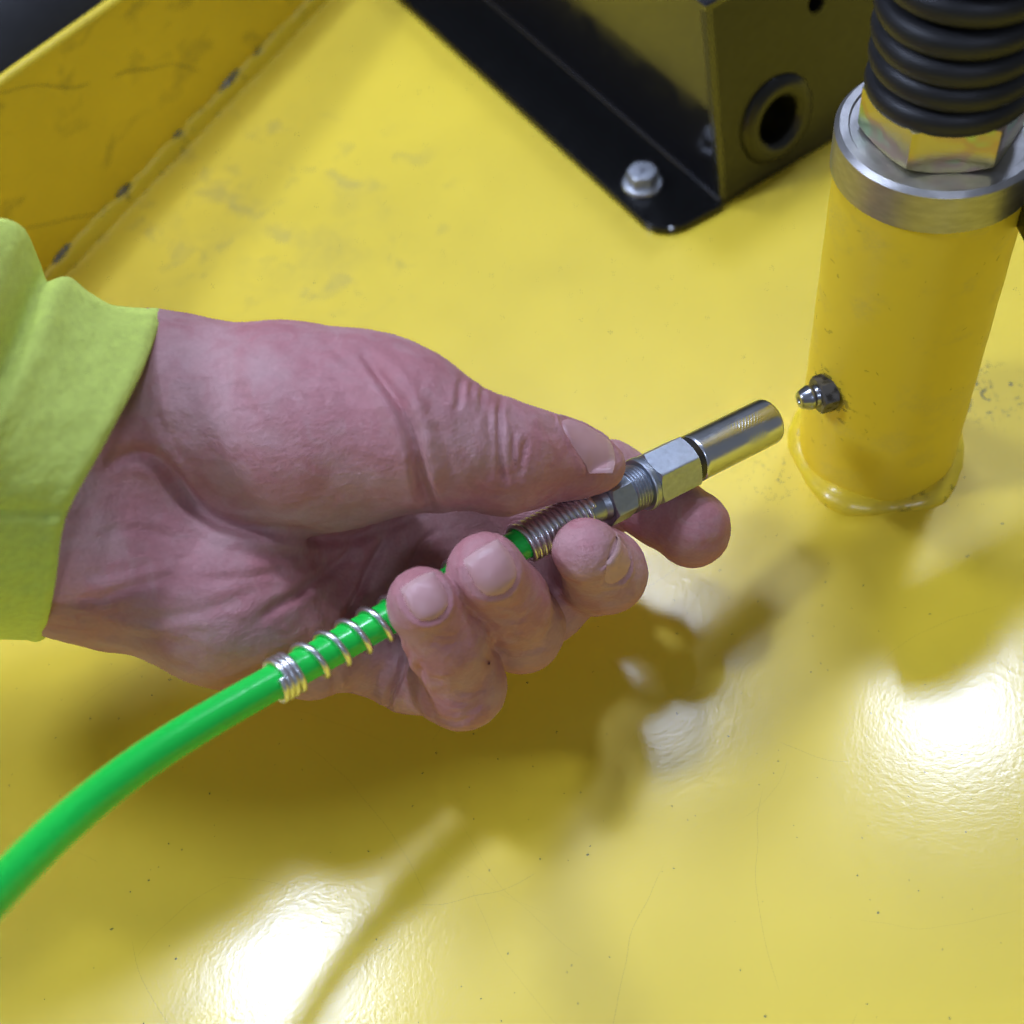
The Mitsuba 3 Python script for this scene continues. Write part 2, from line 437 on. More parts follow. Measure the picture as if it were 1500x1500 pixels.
# ------------------------------------------------------------------ tray floor, ground
BASE_A, BASE_B = FL(95, 387), FL(460, 7)                 # foot of the yellow side wall
wdir = (BASE_B - BASE_A) / np.linalg.norm(BASE_B - BASE_A)
wout = np.array([-wdir[1], wdir[0], 0])                  # away from the tray
if np.dot(wout, FL(750, 750) - BASE_A) > 0:
    wout = -wout
fa, fb = BASE_A - wdir * 700, BASE_B + wdir * 500
inn = -wout
poly = np.array([fa + wout * 4, fb + wout * 4, fb + inn * 1000, fa + inn * 1000])
v = np.vstack([poly, poly - [0, 0, 6.0]])
f = [[0, 1, 2], [0, 2, 3], [4, 6, 5], [4, 7, 6]]
for k in range(4):
    f += [[k, k + 4, (k + 1) % 4 + 4], [k, (k + 1) % 4 + 4, (k + 1) % 4]]
fm = trimesh.Trimesh(v, f, process=False)
trimesh.repair.fix_normals(fm)
obj('floor', fm, 'mat_floor', smooth=False, label='yellow painted steel tray floor with specks of dirt', kind='structure')
g = trimesh.creation.box((6000, 6000, 20))
g.apply_translation([0, 0, -330])
obj('ground', g, 'mat_ground', smooth=False, label='dark workshop ground beyond the yellow tray', kind='structure')

# ------------------------------------------------------------------ side wall
wall = thing('side_wall', 'yellow painted steel side wall with scuffed inner face and rounded rim', 'wall')


def wall_hit(px, py):
    r = cam_to_world(C(px, py, 1.0)) - CAM
    t = np.dot(BASE_A - CAM, wout) / np.dot(r, wout)
    q = CAM + r * t
    return np.dot(q - BASE_A, wdir), q[2]


(s0, h0), (s1, h1) = wall_hit(0, 121), wall_hit(170, 0)
S = np.linspace(-500, 700, 61)
hh = h0 + (h1 - h0) * (S - s0) / (s1 - s0)
hh = np.clip(hh, min(h0, h1) - 40, max(h0, h1) + 40)
TH = 5.0
rows, uvs = [], []
prof = [(0, 0.0), (0, 0.25), (0, 0.5), (0, 0.75), (0, 1.0)]
arc = [(TH / 2 - TH / 2 * math.cos(a), TH / 2 * math.sin(a)) for a in np.linspace(0, math.pi, 9)]
for s, h in zip(S, hh):
    P = BASE_A + wdir * s
    wob = 0.5 * math.sin(s * 0.021) + 0.3 * math.sin(s * 0.057 + 1)
    col, cu = [], []
    for o, t in prof:
        z = t * (h - TH / 2)
        col.append(P + wout * (o + wob * t) + [0, 0, z])
        cu.append((s, z))
    for o, z in arc[1:]:
        col.append(P + wout * (o + wob) + [0, 0, h - TH / 2 + z])
        cu.append((s, h + z))
    col.append(P + wout * TH + [0, 0, -20])
    cu.append((s, h + 20))
    rows.append(col)
    uvs.append(cu)
nr = len(rows[0])
i, j = np.meshgrid(np.arange(len(S) - 1), np.arange(nr - 1), indexing='ij')
q = np.stack([i * nr + j, i * nr + j + 1, (i + 1) * nr + j + 1, (i + 1) * nr + j], -1).reshape(-1, 4)
obj('plate', (np.array(rows).reshape(-1, 3), q), 'mat_wall', wall, smooth=True, uv=np.array(uvs).reshape(-1, 2))
# folded foot strip welded along the corner, and grease caught in the gaps above it
ds = sorted(float(np.dot(np.append(d, 0) - BASE_A, wdir)) for d in DASH)
SF = np.linspace(-320, 420, 371)
rows = []
for s in SF:
    P = BASE_A + wdir * s
    w1 = 0.35 * math.sin(s * 0.11) + 0.25 * math.sin(s * 0.31 + 1) + 0.2 * math.sin(s * 0.73)
    gap = max([math.exp(-((s - d) / 3.4) ** 2) for d in ds])
    rows.append([P + inn * o + [0, 0, z] for o, z in ((-1.0, 5.0 + w1 - 1.6 * gap), (0.6, 5.5 + w1 - 1.8 * gap), (1.6, 5.0 + w1 - 0.6 * gap), (2.6 + 0.4 * w1, 3.6), (3.4 + 0.5 * w1, 1.8), (4.0 + 0.5 * w1, 0.3), (4.3 + 0.5 * w1, -0.5))])
nr = len(rows[0])
i, j = np.meshgrid(np.arange(len(SF) - 1), np.arange(nr - 1), indexing='ij')
q = np.stack([i * nr + j, (i + 1) * nr + j, (i + 1) * nr + j + 1, i * nr + j + 1], -1).reshape(-1, 4)
obj('foot_strip', (np.array(rows).reshape(-1, 3), q), 'mat_foot', wall, smooth=True)
for d, sz in zip(ds, (1.15, 0.95, 0.7, 1.25, 0.45, 0.8)):
    b = trimesh.creation.icosphere(3, 1.0)
    vv = sz * b.vertices * [4.6 + 1.6 * math.sin(d), 0.9, 0.95] * (0.8 + 0.4 * meshkit.noise(b.vertices * 1.7 + d, 2)[:, None])
    obj('grease_smear', (BASE_A + wdir * d + inn * 0.5 + [0, 0, 4.9] + vv[:, :1] * (wdir + [0, 0, 0.08 * math.sin(3 * d)]) + vv[:, 1:2] * inn + vv[:, 2:3] * ZUP, b.faces), 'mat_greasy', wall, smooth=True)

# ------------------------------------------------------------------ post with weld, collar, nut, bellows
post = thing('pivot_post', 'round yellow steel post welded upright to the tray, with bare metal collar', 'post')
z_c0, z_c1 = axis_z(243), axis_z(182)                     # collar foot and top
print('post r', POST_R, 'collar z', z_c0, z_c1, 'zerk', Z_FOOT)
ZUP = np.array([0, 0, 1.0])
obj('tube', lathe([(-1, POST_R), (1, POST_R), *[(z, POST_R + 0.06 * math.sin(z)) for z in np.linspace(3, z_c0, 24)], (z_c0 + 3, POST_R)], POST_C, ZUP, 96, ref=(1, 0, 0)), 'mat_post', post, smooth=True)
# weld bead: lumpy ring round the foot
A = np.linspace(0, 2 * np.pi, 181)[:-1]
ring, rr = [], []
for a in A:
    lump = 0.30 * math.sin(a * 9) + 0.15 * math.sin(a * 23 + 1) + 0.35 * math.sin(a * 5 + 1)
    dl, dr_ = [(a - c + math.pi) % (2 * math.pi) - math.pi for c in (math.radians(-128), math.radians(-62))]
    big = 1.9 * math.exp(-(dl / 0.33) ** 2) + 1.2 * math.exp(-(dr_ / 0.30) ** 2)
    ring.append((a, 2.3 + 0.45 * lump + big, POST_R - 0.3 + 0.2 * math.sin(a * 5 + 0.4)))
vv, n2 = [], 14
for a, r, R in ring:
    for k in range(n2 + 1):
        t = k / n2 * math.pi / 2
        vv.append(POST_C + [math.cos(a) * (R + r * 1.45 * math.cos(t) ** 1.25), math.sin(a) * (R + r * 1.45 * math.cos(t) ** 1.25), r * 1.05 * math.sin(t)])
i, j = np.meshgrid(np.arange(len(A)), np.arange(n2), indexing='ij')
w = n2 + 1
q = np.stack([i * w + j, ((i + 1) % len(A)) * w + j, ((i + 1) % len(A)) * w + j + 1, i * w + j + 1], -1).reshape(-1, 4)
obj('weld_bead', (np.array(vv), q), 'mat_bead', post, smooth=True)
CR = POST_R * 1.045
hC = z_c1 - z_c0
obj('collar', lathe([(0, POST_R - 1), (0, CR - 0.8), (0.8, CR), (hC - 1.2, CR), (hC, CR - 1.2), (hC + 0.01, CR - 3.2), (hC - 0.5, CR - 3.6), (hC - 0.5, 2)], POST_C + [0, 0, z_c0], ZUP, 96, ref=(1, 0, 0)),
    'mat_collar', post, smooth=25, label='bare machined steel collar on the post')
NR = POST_R * 0.83
hexs = lambda off: (lambda t: math.cos(math.pi / 6) / math.cos((t - off + math.pi / 6) % (math.pi / 3) - math.pi / 6))
zn = z_c1 - 0.4


def hexprism(r, h, origin, axis, ref, off=0.0, cham=0.12, n=96, bottom=True):
    """a hexagon nut: r to the corners, its top (and bottom) corners turned off as on a real nut"""
    x, y, z = frame(axis, ref)
    a = np.arange(n) / n * 2 * np.pi
    hx = np.array([hexs(off)(t) for t in a]) * r
    rin = r * math.cos(math.pi / 6) * 0.985
    drop = (hx - rin) * 0.55
    rows = [(np.zeros(n), np.full(n, rin * 0.2)), (np.zeros(n), np.minimum(hx, rin)), (drop if bottom else np.zeros(n), hx), (h - drop, hx), (np.full(n, h), np.minimum(hx, rin)), (np.full(n, h), np.full(n, rin * 0.2))]
    v = np.array([np.asarray(origin) + zz[:, None] * z + rr_[:, None] * (np.cos(a)[:, None] * x + np.sin(a)[:, None] * y) for zz, rr_ in rows])
    i, j = np.meshgrid(np.arange(len(rows) - 1), np.arange(n), indexing='ij')
    q = np.stack([i * n + j, i * n + (j + 1) % n, (i + 1) * n + (j + 1) % n, (i + 1) * n + j], -1).reshape(-1, 4)
    return (v.reshape(-1, 3), q)


view_az = math.atan2(CAM[1] - POST_C[1], CAM[0] - POST_C[0])
obj('hex_nut', hexprism(NR, 13.0, POST_C + [0, 0, zn], ZUP, (1, 0, 0), off=view_az + math.radians(14)), 'mat_nut', smooth=20,
    label='large yellow passivated hex nut on the metal collar under the black bellows', cat='nut')
bel = thing('rubber_bellows', 'black ribbed rubber bellows above the hex nut on the post', 'bellows')
zb = zn + 9.6
for k in range(12):
    pr = [(-0.2, POST_R * 0.60)] + [(3.6 - 3.6 * math.cos(t), POST_R * (0.60 + 0.215 * math.sin(t) ** 0.7) + 0.15 * k) for t in np.linspace(0.05, math.pi - 0.05, 15)] + [(7.4, POST_R * 0.60)]
    tilt = np.array([0.03 * math.sin(k * 1.7), 0.03 * math.cos(k * 1.3), 1])
    obj('fold', lathe(pr, POST_C + [0, 0, zb + k * 7.2], tilt, 72, ref=(1, 0, 0)), 'mat_rubber', bel, smooth=True)

# ------------------------------------------------------------------ grease fitting on the post
zn_dir = np.append((Z_FOOT - POST_C)[:2], 0)
zn_dir /= np.linalg.norm(zn_dir)
ang = math.radians(-14)                                   # it points a little further left
zn_dir = np.array([math.cos(ang) * zn_dir[0] - math.sin(ang) * zn_dir[1], math.sin(ang) * zn_dir[0] + math.cos(ang) * zn_dir[1], 0.04])
zn_dir /= np.linalg.norm(zn_dir)
fit = thing('grease_fitting', 'small grey steel grease fitting sticking out of the yellow post', 'grease fitting')
obj('hex_base', hexprism(5.6, 4.8, Z_FOOT - zn_dir * 1.0, zn_dir, (0, 0, 1), off=0.3), 'mat_greasy', fit, smooth=20)
obj('nipple', lathe([(3.0, 3.2), (3.9, 3.2), (4.4, 2.9), (4.8, 2.9), (5.3, 3.4), (5.9, 3.6), (6.5, 3.5), (8.6, 2.6), (9.1, 2.1), (9.1, 1.1), (8.6, 0.9), (8.5, 0.2)], Z_FOOT, zn_dir, 40), 'mat_nipple', fit, smooth=40)

# ------------------------------------------------------------------ black bracket box
K0 = FL(1056, 303)
e1 = FL(740, 30) - K0
e1 /= np.linalg.norm(e1)                                  # along the bend, away up-left
e2 = FL(1236, 197) - K0
e2 /= np.linalg.norm(e2)                                  # along the right-hand panel
BH = 86.0
# how far the corner edge leans so that its top is seen where the photograph has it
best = None
for lean1 in np.linspace(-0.3, 0.3, 61):
    for hz in np.linspace(60, 120, 61):
        q = K0 + e1 * lean1 * hz + [0, 0, hz]
        x, y, _ = pix(q)
        e = (x - 1034) ** 2 + (y - 15) ** 2
        if best is None or e < best[0]:
            best = (e, lean1, hz)
_, lean, BH = best
eu = e1 * lean + ZUP
print('bracket', lean, BH)
brk = thing('mounting_bracket', 'glossy black steel bracket box with a flange bolted to the tray floor', 'bracket')
# flange in floor coordinates: u along e1, w across (towards lower left)
wv = np.array([e1[1], -e1[0], 0])
if np.dot(wv, FL(930, 320) - K0) < 0:
    wv = -wv
c_out = FL(760, 165) - K0
fw = float(np.dot(c_out, wv))
endu = float(np.dot(FL(1000, 340) - K0, e1))
print('flange width', fw, 'end', endu)
R_ = 11.0
fl = Polygon([(-0.5, 0), (400, 0), (400, fw), (endu, fw), (endu, 1.0)])
rc = sbox(endu, fw - R_, endu + R_, fw).difference(Point(endu + R_, fw - R_).buffer(R_, 32))
fl = fl.difference(rc)
obj('flange', prism(fl, 3.0, K0 + [0, 0, 0.3], e1, wv, ZUP, bevel=0.7), 'mat_black_flange', brk, smooth=25)
# bend radius between flange and upright panel
# left upright panel (mirror black)
pl = Polygon([(0, 2.2), (400, 2.2), (400, BH), (0, BH)])
nl = np.cross(e1, eu)
nl /= np.linalg.norm(nl)
if np.dot(nl, wv) < 0:
    nl = -nl
obj('side_panel', prism(pl, 2.6, K0 - nl * 2.6, e1, eu, nl), 'mat_black_gloss', brk, smooth=25)
bend = tube([K0 + e1 * t + nl * 0.3 + [0, 0, 2.9] for t in np.linspace(0, 400, 40)], 1.1, 12)
obj('bend', bend, 'mat_black_gloss', brk, smooth=True)
# right upright panel with two holes
nr_ = np.cross(e2, eu)
nr_ /= np.linalg.norm(nr_)
if np.dot(nr_, e1) > 0:
    nr_ = -nr_


def panel_uv(px, py):
    r = cam_to_world(C(px, py, 1.0)) - CAM
    t = np.dot(K0 - CAM, nr_) / np.dot(r, nr_)
    q = CAM + r * t - K0
    h = q[2]
    return float(np.dot(q - eu * h, e2)), h


gu, gh = panel_uv(1137, 174)
su, sh = panel_uv(1196, 4)
pr2 = Polygon([(0, 0.3), (170, 0.3), (170, BH), (0, BH)]).difference(Point(gu, gh).buffer(11, 32)).difference(Point(su, sh).buffer(4.0, 24))
eu_u = eu / np.linalg.norm(eu)
obj('end_panel', prism(pr2, 2.6, K0 - nr_ * 2.6, e2, eu, nr_), 'mat_black_dusty', brk, smooth=25, label='dull end panel with two round holes')
top = Polygon([(0, 0), (400, 0), (400, 170), (0, 170)])
obj('top_panel', prism(top, 2.6, K0 + eu * BH - e1 * 0.8 - e2 * 0.8 + [0, 0, 0.2], e1, e2, ZUP, bevel=0.6), 'mat_black_gloss', brk, smooth=25)
base = Polygon([(3, 3), (390, 3), (390, 165), (3, 165)])
obj('base_panel', prism(base, 2.0, K0 + [0, 0, 0.4], e1, e2, ZUP), 'mat_black_flange', brk, smooth=False)
for hx, hy, hr in ((su, sh, 3.9),):
    obj('bush', lathe([(-12, 0.1), (-12, hr), (-0.4, hr), (-0.4, hr - 0.5), (-11, hr - 0.5)], K0 + e2 * hx + eu * hy, nr_, 32, ref=eu), 'mat_black_dusty', brk, smooth=40)
gp = K0 + e2 * gu + eu * gh
obj('grommet', lathe([(-14, 0.1), (-14, 7.8), (-7, 8.0), (-2.0, 8.2), (0.6, 8.5), (1.9, 9.3), (2.9, 11.0), (2.8, 13.2), (1.8, 15.4), (0.15, 16.4), (-1.0, 16.0)], gp, nr_, 72, ref=eu), 'mat_black_dusty', smooth=True,
    label='round black rubber grommet in the end panel of the black bracket box', cat='grommet')


def bolt(px, py, label):
    b = thing('bolt', label, 'bolt')
    p = FL(px, py, 3.4)
    obj('washer', lathe([(0, 2), (0, 7.2), (0.5, 7.4), (1.3, 7.0), (1.8, 5.4), (1.8, 1)], p, ZUP, 48, ref=(1, 0, 0)), 'mat_bolt', b, smooth=40)
    obj('head', hexprism(5.7, 5.0, p + [0, 0, 1.4], ZUP, (1, 0, 0), off=0.35), 'mat_bolt', b, smooth=20)
    return b


bolt(941, 270, 'grey hex flange bolt holding the black bracket flange to the tray')

# ------------------------------------------------------------------ plate beside the post, beyond the right edge; it shades the tray below the post
ax = Polygon([(17, -29), (20, -32.5), (33, -33.5), (49, -25), (57, -16), (95, 6), (95, 20), (17, -6)]).buffer(-1).buffer(1)
obj('control_plate', prism(ax, 16.0, POST_C + [0, 0, 101], np.array([1.0, 0, 0]), np.array([0, 1.0, 0]), ZUP, bevel=1.0), 'mat_black_dusty', smooth=25,
    label='flat black control plate to the right of the post', cat='plate')

# ------------------------------------------------------------------ something black beyond the wall
tp = [BASE_A + wout * 150 + wdir * s + [0, 0, -40] for s in np.linspace(-500, 700, 40)]
obj('black_drum', tube(tp, 105.0, 64), 'mat_rubber', smooth=True, label='black rounded rubber drum beyond the yellow side wall', cat='drum')

# ------------------------------------------------------------------ grease hose with spring guard and coupler
gh_ = thing('grease_hose', 'bright green grease hose with wire spring guard and steel coupler held in the hand', 'grease hose')
HP = [(-330, 1640, 185), (0, 1301, 250), (200, 1122, 284), (400, 1000, 306), (560, 910, 321), (745, 807, 332.5), (862, 748, 341.5)]
hp = np.array([W(*q) for q in HP])
L = np.r_[0, np.cumsum(np.linalg.norm(np.diff(hp, axis=0), axis=1))]
HC = CubicSpline(L, hp)
HR = 4.0
ss = np.linspace(0, L[-1], 260)
obj('hose', tube(HC(ss), HR, 40), 'mat_hose', gh_, smooth=True)


def s_at(px):
    s = np.linspace(0, L[-1], 3000)
    x = pix(HC(s))[0]
    return float(s[np.argmin(np.abs(x - px))])


# the wire: turns against place along the hose (tight, open, tight)
wire = 0.78
pitch_t = 1.45
sE, sT, sO, sS = s_at(858), s_at(766), s_at(425), s_at(395)
turn_s = [sE]
while turn_s[-1] - 1.55 > sT:
    turn_s.append(turn_s[-1] - 1.55)
n_open = max(4, round((turn_s[-1] - sO) / 6.1))
base = turn_s[-1]
for k in range(1, n_open + 1):
    turn_s.append(base + (sO - base) * k / n_open)
for k in range(3):
    turn_s.append(turn_s[-1] - pitch_t)
turn_s = np.array(turn_s)
tt = np.arange(len(turn_s))
sp = PchipInterpolator(tt, turn_s)
ang_n = np.linspace(0, tt[-1], len(tt) * 40)
sv = sp(ang_n)
cen = HC(sv)
tan = HC(sv, 1)
tan /= np.linalg.norm(tan, axis=1, keepdims=True)
toc = CAM - cen
toc -= (toc * tan).sum(1, keepdims=True) * tan
toc /= np.linalg.norm(toc, axis=1, keepdims=True)
oth = np.cross(tan, toc)
ph = -ang_n * 2 * np.pi
hel = cen + (HR + wire * 0.9) * (np.cos(ph)[:, None] * toc + np.sin(ph)[:, None] * oth)
obj('spring_guard', tube(hel, wire, 10), 'mat_wire', gh_, smooth=True, label='steel wire spring guard coiled round the hose')

CP0, CP1 = W(862, 748, 341.5), W(1126, 616, 370)
cax = (CP1 - CP0) / np.linalg.norm(CP1 - CP0)
CL = np.linalg.norm(CP1 - CP0)
_sx = np.linspace(-0.1, 1.0, 2201)
_px = np.array([pix(CP0 + cax * CL * t)[0] for t in _sx])
cf = lambda px: float(CL * np.interp(px, _px, _sx))
cpl = numbered(f'{gh_}__coupler')
labels[cpl] = {'label': 'shiny steel grease coupler on the hose end'}
a0, a1, a2, a3, a4, a5, a6 = cf(866), cf(882), cf(913), cf(936), cf(945), cf(1003), cf(1012)
# crimped fitting: neck growing to four flats
obj('crimp_fitting', mesh_join(
    lathe([(a0 - 3, 4.0), (a0, 4.2), (a1 - 1.5, 4.0), (a1, 4.6)], CP0, cax, 40),
    hexprism(6.6, a2 - a1, CP0 + cax * a1, cax, toc[-1], off=math.radians(18))), 'mat_zinc', cpl, smooth=25)
thr = [(a2, 3.0), (a2 + 0.01, 5.4)]
z = a2 + 0.3
while z < a3 - 1.0:
    thr += [(z, 5.45), (z + 0.3, 6.0), (z + 0.5, 6.0), (z + 0.8, 5.45)]
    z += 0.95
thr += [(a3 - 0.1, 5.4), (a3, 5.4), (a3 + 0.02, 6.9), (a3 + 0.4, 7.15), (a4 - 0.5, 7.15), (a4, 6.7)]
obj('threaded_neck', lathe(thr, CP0, cax, 64), 'mat_zinc', cpl, smooth=25)
obj('hex_nut', hexprism(7.75, a5 - a4, CP0 + cax * a4, cax, toc[-1], off=math.radians(35), n=120), 'mat_zinc', cpl, smooth=20)
obj('seal_ring', lathe([(a5 - 0.6, 5.0), (a5 - 0.3, 6.1), (a5 + 0.3, 6.55), (a6, 6.3), (a6 + 0.6, 5.0)], CP0, cax, 64), 'mat_dark_ring', cpl, smooth=40)
SR = 6.5
bp = [(a6 - 0.3, 5.5), (a6, SR - 0.35), (a6 + 0.4, SR), *[(z, SR) for z in np.linspace(a6 + 1, CL - 1.2, 12)], (CL - 0.5, SR - 0.25), (CL, SR - 0.9), (CL, SR - 2.3), (CL - 1.0, SR - 2.9), (CL - 4.0, 2.0), (CL - 6.0, 0.2)]
bm = lathe(bp, CP0, cax, 72)
zz = np.repeat(np.array(bp)[:, 0] - a6, 73)
aa = np.tile(np.arange(73) / 72 * 2 * np.pi * SR, len(bp))
obj('socket', bm, 'mat_barrel', cpl, smooth=True, uv=np.c_[aa, zz])

# ------------------------------------------------------------------ the hand
person = thing('person', 'hand in a lime green sleeve holding the green hose and steel coupler', 'person')


def sd_cone(P, a, b, ra, rb, flat=None):
    ab = (b - a).astype(np.float32)
    d = P - a.astype(np.float32)
    t = np.clip((d @ ab) / float(ab @ ab), 0, 1)
    d = d - t[..., None] * ab
    if flat is not None:
        u, k = flat
        u = (np.asarray(u) / np.linalg.norm(u)).astype(np.float32)
        d = d + ((d @ u) * (1 / k - 1))[..., None] * u
    return np.sqrt((d * d).sum(-1)) - (ra + (rb - ra) * t)


def smin(a, b, k):
    h = np.maximum(k - np.abs(a - b), 0) / k
    return np.minimum(a, b) - h * h * k * 0.25


NEARER = 26.0                       # the whole hand, nearer to the camera than first measured (mm)


def H(px, py, d):
    return C(px, py, d - NEARER)


def chain(*pts):
    k = 0.93
    return [(H(*p[:3]), H(*q[:3]), p[3] * k, q[3] * k) for p, q in zip(pts[:-1], pts[1:])]


ARM = chain((-420, 580, 310, 15), (-60, 595, 344, 17), (215, 578, 355, 18.5)) + chain((-420, 690, 315, 18), (-60, 705, 350, 19), (190, 715, 361, 21)) + chain((-420, 790, 315, 16), (-60, 800, 348, 16), (150, 825, 359, 17))
PALM = (chain((235, 585, 356, 19), (420, 612, 353, 22), (550, 622, 350, 20.5), (602, 632, 345, 17))
        + chain((300, 630, 356, 20), (430, 652, 351, 19.5), (530, 641, 350, 17.5))
        + chain((300, 640, 378, 18), (660, 700, 396, 13))
        + chain((670, 750, 399, 13), (852, 776, 402, 12.5)) + chain((650, 845, 394, 10), (800, 885, 391, 9)) + chain((795, 885, 392, 9), (835, 858, 393, 9))
        + chain((300, 720, 368, 18), (650, 790, 399, 12.5))
        + chain((250, 780, 365, 18), (610, 850, 389, 12))
        + chain((200, 830, 366, 17), (540, 930, 374, 12))
        + chain((160, 815, 355, 19), (330, 885, 353, 19), (455, 950, 362, 13.5)))
THUMB = chain((602, 632, 345, 16.8), (668, 654, 347, 14.6), (735, 669, 352, 13.8), (790, 670, 358, 11.2), (840, 675, 362, 8.9), (880, 683, 364, 6.8))
INDEX = chain((670, 692, 398, 12.5), (790, 704, 401, 11.6), (893, 704, 401, 10.6), (965, 742, 396, 10.0), (1013, 775, 389, 10.8))
MIDDLE = chain((650, 790, 402, 12), (770, 806, 400, 12.4), (868, 838, 388, 11.4), (884, 838, 368, 10.4), (859, 808, 353, 9.0))
RING = chain((610, 850, 392, 12), (700, 884, 390, 12.0), (764, 922, 372, 10.8), (745, 882, 357, 10.0), (711, 836, 342, 9.6))
PINKY = chain((530, 935, 376, 11.5), (600, 982, 374, 10.4), (676, 1003, 361, 10.6), (655, 940, 348, 9.6), (618, 884, 337, 8.8))


def hand_sdf(P):
    def group(parts, k):
        r = None
        for a, b, ra, rb in parts:
            d = sd_cone(P, a, b, ra, rb)
            r = d if r is None else smin(r, d, k)
        return r
    arm = group(ARM, 16)
    palm = smin(group(PALM, 11), arm, 16)
    d = palm
    d = smin(d, group(THUMB, 5), 6.0)
    fing = None
    for fgr in (INDEX, MIDDLE, RING, PINKY):
        g1 = group(fgr, 5.0)
        fing = g1 if fing is None else smin(fing, g1, 1.6)
    # fingers melt into the palm only near their roots
    near = np.clip((P[..., 0] - H(640, 0, 390)[0]) / 12.0, 0, 1)
    return smin(d, fing, 7.0 * (1 - near) + 1.0)


def surface_nets(vol, lo, h):
    s = vol < 0
    n = vol.shape
    cs = tuple(k - 1 for k in n)
    cnt = np.zeros(cs, np.int8)
    for dx in (0, 1):
        for dy in (0, 1):
            for dz in (0, 1):
                cnt += s[dx:dx + cs[0], dy:dy + cs[1], dz:dz + cs[2]]
    act = (cnt > 0) & (cnt < 8)
    idx = -np.ones(cs, np.int64)
    cells = np.argwhere(act)
    idx[act] = np.arange(len(cells))
    acc, num = np.zeros((len(cells), 3)), np.zeros(len(cells))
    corners = [(a, b, c) for a in (0, 1) for b in (0, 1) for c in (0, 1)]
    val = {c: vol[cells[:, 0] + c[0], cells[:, 1] + c[1], cells[:, 2] + c[2]] for c in corners}
    for c in corners:
        for ax in range(3):
            if c[ax] == 0:
                e = list(c)
                e[ax] = 1
                a, b = val[c], val[tuple(e)]
                m = (a < 0) != (b < 0)
                t = np.where(m, a / np.where(m, a - b, 1), 0)
                p = np.array(c, float)[None] + 0.0
                p = np.repeat(p, len(cells), 0)
                p[:, ax] = t
                acc[m] += p[m]
                num[m] += 1
    V = lo + (cells + acc / num[:, None]) * h
    quads = []
    for ax in range(3):
        b, c = (ax + 1) % 3, (ax + 2) % 3
        sl0, sl1 = [slice(None)] * 3, [slice(None)] * 3
        sl0[ax], sl1[ax] = slice(0, -1), slice(1, None)
        x = s[tuple(sl0)] != s[tuple(sl1)]
        e = np.argwhere(x)
        e = e[(e[:, b] > 0) & (e[:, c] > 0) & (e[:, b] < n[b] - 1) & (e[:, c] < n[c] - 1)]
        ins = s[tuple(e.T)]
        def cell(db, dc):
            k = e.copy()
            k[:, b] -= db
            k[:, c] -= dc
            return idx[tuple(k.T)]
        qd = np.stack([cell(1, 1), cell(0, 1), cell(0, 0), cell(1, 0)], 1)
        quads.append(np.where(ins[:, None], qd, qd[:, ::-1]))
    return V, np.vstack(quads)


HS = 0.95
lo = np.array([-180.0, -64, 272])
hi = np.array([64.0, 60, 398])
gx = [np.arange(lo[k], hi[k], HS, dtype=np.float32) for k in range(3)]
vol = np.empty(tuple(len(g) for g in gx), np.float32)
for i0 in range(0, len(gx[0]), 24):
    P = np.stack(np.meshgrid(gx[0][i0:i0 + 24], gx[1], gx[2], indexing='ij'), -1)
    vol[i0:i0 + 24] = hand_sdf(P)
V, Q = surface_nets(vol, lo, HS)
hm = trimesh.Trimesh(V, np.vstack([Q[:, [0, 1, 2]], Q[:, [0, 2, 3]]]), process=False)
trimesh.smoothing.filter_taubin(hm, lamb=0.5, nu=0.52, iterations=8)
vs, fs = trimesh.remesh.subdivide(hm.vertices, hm.faces)
hm = trimesh.Trimesh(vs, fs, process=True)
trimesh.smoothing.filter_taubin(hm, lamb=0.5, nu=0.52, iterations=6)


def polyline_dist(px, py, pts):
    best = np.full(len(px), 1e9)
    along = np.zeros(len(px))
    pts = np.asarray(pts, float)
    if len(pts) > 2:
        t = np.r_[0, np.cumsum(np.linalg.norm(np.diff(pts, axis=0), axis=1))]
        pts = CubicSpline(t, pts)(np.linspace(0, t[-1], len(pts) * 5))
    n = len(pts) - 1
    for k in range(n):
        a, b = pts[k], pts[k + 1]
        ab = b - a
        t = np.clip(((px - a[0]) * ab[0] + (py - a[1]) * ab[1]) / (ab @ ab), 0, 1)
        d = np.hypot(px - a[0] - t * ab[0], py - a[1] - t * ab[1])
        m = d < best
        best = np.where(m, d, best)
        along = np.where(m, (k + t) / n, along)
    return best, along


